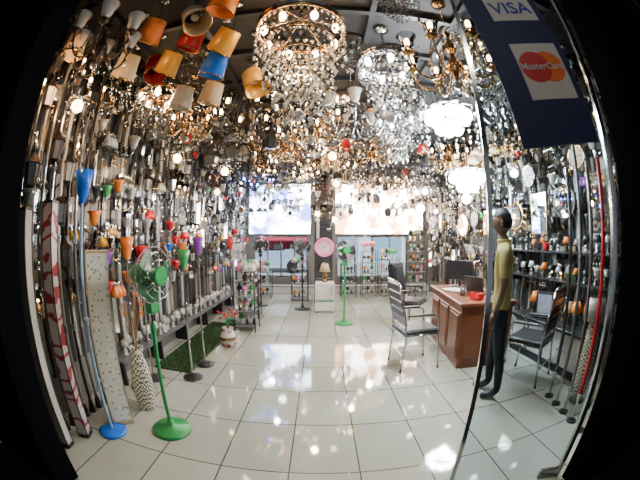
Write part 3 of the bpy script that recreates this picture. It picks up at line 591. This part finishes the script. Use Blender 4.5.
# ---------------------------------------------------------------- man (skin-modifier body)
def man(loc,rz):
    root=empty('man',loc,rz)
    J=[(0,0,.95,.13,.10),(0,-.005,1.08,.118,.092),(0,0,1.26,.135,.105),(0,-.01,1.42,.1,.075),(0,0,1.49,.053,.053),(0,.015,1.56,.048,.05)]
    E=[(0,1),(1,2),(2,3),(3,4),(4,5)]
    for sx in(-1,1):
        o=len(J); J+=[(sx*.15,-.01,1.41,.055,.055),(sx*.195,-.02,1.27,.05,.05),(sx*.22,-.03,1.13,.038,.038),(sx*.22,.0,.99,.033,.033),(sx*.21,.045,.87,.023,.027)]
        E+=[(3,o),(o,o+1),(o+1,o+2),(o+2,o+3),(o+3,o+4)]
        st=.06*sx
        o=len(J); J+=[(sx*.085,0,.86,.09,.09),(sx*.09,.3*st,.68,.076,.076),(sx*.095,.6*st,.49,.058,.058),(sx*.095,st-.01,.33,.051,.054),(sx*.1,st-.03,.1,.04,.042),(sx*.105,st+.03,.045,.04,.036),(sx*.115,st+.14,.03,.036,.024)]
        E+=[(0,o)]+[(o+i,o+i+1) for i in range(6)]
    me=bpy.data.meshes.new('b'); me.from_pydata([j[:3] for j in J],E,[]); ob=bpy.data.objects.new('b',me); C.objects.link(ob)
    ob.modifiers.new('Skin','SKIN')
    for i,j in enumerate(J): me.skin_vertices[0].data[i].radius=(j[3],j[4])
    me.skin_vertices[0].data[0].use_root=True
    sb=ob.modifiers.new('S','SUBSURF'); sb.levels=2
    dg=bpy.context.evaluated_depsgraph_get(); dg.update(); nm=bpy.data.meshes.new_from_object(ob.evaluated_get(dg)); bpy.data.objects.remove(ob)
    nm.materials.clear()
    shirt=mat('yellow_shirt',(.42,.35,.11),.8); tr=mat('dark_trousers',(.012,.014,.02),.8); sk=mat('skin',(.18,.1,.06),.5,var=.06); hair=mat('black_hair',(.01,.008,.008),.6)
    for m in(shirt,tr,sk,black): nm.materials.append(m)
    for p in nm.polygons:
        c=p.center; p.use_smooth=True
        if c.z<.085: k=3
        elif c.z<.9 and abs(c.x)<.175: k=1
        elif c.z>1.5: k=2
        elif (abs(c.x)>.16 and c.z<1.19): k=2
        else: k=0
        p.material_index=k
    inst(nm,'body',parent=root)
    b=MB(); n=20; L=14; vs=[]
    for i in range(L+1):
        t=math.pi*i/L
        for k in range(n):
            a=2*math.pi*k/n; r=math.sin(t); x=.075*r*math.cos(a); y=.095*r*math.sin(a); z=-.118*math.cos(t)
            if z<0: x*=1-.25*(-z/.118); y*=(1-.18*(-z/.118))
            if y>0.05 and abs(x)<.02 and -.04<z<.02: y+=.018*(1-abs(x)/.02)
            vs.append((x,y+.02,z+1.655))
    b.add(vs,[(l*n+k,l*n+(k+1)%n,l*n+n+(k+1)%n,l*n+n+k) for l in range(L) for k in range(n)],sk,True)
    hv=[((x)*1.08,(y-.02)*1.08+.013,(z-1.655)*1.08+1.66) for x,y,z in vs]
    fs=[]
    for l in range(L):
        for k in range(n):
            q=(l*n+k,l*n+(k+1)%n,l*n+n+(k+1)%n,l*n+n+k); cy=sum(hv[i][1] for i in q)/4-.02; cz=sum(hv[i][2] for i in q)/4-1.655
            if cz>.06 or (cy<-.01 and cz>-.05) : fs.append(q)
    b.add(hv,fs,hair,True)
    for sx in(-1,1):
        b.sph((sx*.076,.01,1.65),.014,sk,8,.03); b.sph((sx*.028,.103,1.665),.011,wp,8); b.sph((sx*.028,.111,1.665),.006,black,6); b.box((sx*.028,.107,1.685),(.034,.01,.006),hair)
    b.box((0,.1,1.595),(.045,.012,.01),mat('lips',(.25,.08,.07),.5),bev=.003)
    b.obj('head',parent=root)
    for sx in(-1,1):
        b=MB(); w=Vector((sx*.21,.045,.87)); d=Vector((-sx*.03,.3,-.95)).normalized(); side=Vector((0,1,0)); side=(side-d*side.dot(d)).normalized(); inn=Vector((-sx,0,0))
        b.tube([w-d*.01,w+d*.03,w+d*.06,w+d*.085],[.024,.03,.034,.03],sk,10)
        for i,(o,L) in enumerate(((-.03,.062),(-.01,.075),(.01,.08),(.03,.07))):
            p=w+d*.08+side*o*.9; b.tube([p-d*.02,p+d*L*.4,p+d*L*.75+inn*.012,p+d*L*.92+inn*.028],[.009,.009,.0078,.006],sk,6)
        p=w+d*.03+side*.026; b.tube([p,p+d*.03+side*.02,p+d*.06+side*.02+inn*.012],[.012,.01,.007],sk,6)
        b.obj('hand',parent=root)
    b=MB(); b.lathe([(.064,1.46),(.073,1.49),(.068,1.51),(.06,1.5)],shirt,n=18); b.obj('collar',parent=root)
man((1.64,2.38,0),.9)
# ---------------------------------------------------------------- outside the back windows
b=MB(); b.box((0,16,-.05),(24,13.5,.1),mat('street_paving',(.45,.45,.43),.8)); b.obj('street_ground')
def car(colr,loc,rz):
    b=MB(); pr=[(-2.1,.35),(-2.15,.75),(-1.9,.95),(-1.3,1.0),(-.8,1.42),(.6,1.45),(1.2,1.05),(2.0,.9),(2.15,.6),(2.1,.35)]
    w=.82; vs=[(x,-w,z) for x,z in pr]+[(x,w,z) for x,z in pr]; n=len(pr)
    b.add(vs,[list(range(n)),list(range(n,2*n))[::-1]]+[(i,(i+1)%n,n+(i+1)%n,n+i) for i in range(n)],colr)
    for sy in(-1,1):
        y=sy*(w+.005); q=[(-1.2,1.02),(-.75,1.36),(-.1,1.38),(-.1,1.02)]; q2=[(0,1.02),(0,1.38),(.55,1.38),(1.0,1.04)]
        for g in(q,q2): b.add([(x,y,z) for x,z in g],[(0,1,2,3)],black)
        for x in(-1.35,1.35): b.cone((x,sy*.6,.32),(x,sy*.86,.32),.32,.32,black,20); b.cone((x,sy*.861,.32),(x,sy*.87,.32),.19,.19,chrome,12)
        b.box((2.1,sy*.6,.72),(.08,.3,.14),bulbOff)
    b.obj('parked_car',loc,rz)
car(mat('car_silver',(.4,.5,.65),.25),(-2.6,14.5,0),.1)
b=MB(); b.box((0,21,2.5),(24,.4,5),mat('facade_plaster',(.75,.76,.78),.7))
for k in range(8): b.box((-10.5+k*3,20.78,1.3),(2.2,.05,2.4),mat('shutter_blue',(.3,.45,.6),.4)); b.box((-10.5+k*3,20.77,3.7),(1.4,.05,1.2),grey)
b.obj('street_building')
b=MB(); aw=mat('awning_red',(.65,.04,.1),.7)
b.add([(-4.0,10.6,1.35),(-.4,10.6,1.35),(-.4,11.6,1.75),(-4.0,11.6,1.75)],[(0,1,2,3)],aw)
for k in range(12): b.box((-3.85+k*.3,10.6,1.27),(.28,.015,.17),aw if k%2 else white)
for x in(-3.95,-.45): b.cone((x,10.62,0),(x,10.62,1.35),.025,.025,chrome,8)
b.obj('street_awning')
# ---------------------------------------------------------------- lights
def pt(x,y,z,w,c=(1,1,1),r=.08):
    l=bpy.data.lights.new('bulb','POINT'); l.energy=w; l.color=c; l.shadow_soft_size=r; o=bpy.data.objects.new('bulb_light',l); o.location=(x,y,z); C.objects.link(o)
pt(1.28,2.7,2.4,44,(.95,.97,1),.08); pt(2.15,4.05,2.15,46,(.95,.97,1),.08)
pt(-1.3,7.6,2.3,50,(.85,.9,1)); pt(1.3,7.4,2.3,65,(1,.9,.75)); pt(-.15,1.98,2.75,22,(1,.75,.45),.05); pt(-.1,4.6,2.3,46,(1,.7,.38),.05)
pt(-1.72,1.3,2.55,22,(1,.55,.25),.05); pt(-1.5,3.4,2.4,18,(1,.72,.42),.04); pt(-.9,5.6,2.3,32,(.9,.85,.9),.05); pt(.7,6.1,2.25,54,(1,.7,.38),.05); pt(2.6,2.0,2.6,5,(1,.95,.85),.05)
# unseen fill lamp and its housing, added to brighten the door sign
b=MB(); b.lathe([(0,0),(.07,0),(.07,-.12),(.06,-.12),(.05,-.03)],grey,n=20); b.cone((0,0,0),(0,0,.6),.01,.01,black,6); b.sph((0,0,-.05),.03,bulbOff,8); b.obj('sign_fill_lamp',(.2,-1.2,4.3))
pt(.2,-1.2,4.1,55,(1,.96,.9),.05)  # added fill source for the sign, not a shop bulb
w=bpy.data.worlds.new('World'); bpy.context.scene.world=w; w.use_nodes=True; bg=w.node_tree.nodes['Background']; bg.inputs[0].default_value=(.8,.88,1,1); bg.inputs[1].default_value=.3
sn=bpy.data.lights.new('sun','SUN'); sn.energy=9; sn.angle=.02; so=bpy.data.objects.new('sun',sn); so.rotation_euler=(math.radians(40),0,0); so.location=(0,15,8); C.objects.link(so)
# ---------------------------------------------------------------- camera (wide fisheye lens, like the shop camera)
cd=bpy.data.cameras.new('camera'); co=bpy.data.objects.new('camera',cd); C.objects.link(co); co.location=(0,0,1.5); co.rotation_euler=(math.pi/2,0,0)
cd.type='PANO'; cd.sensor_width=21.68; cd.clip_start=.01
bpy.context.scene.camera=co
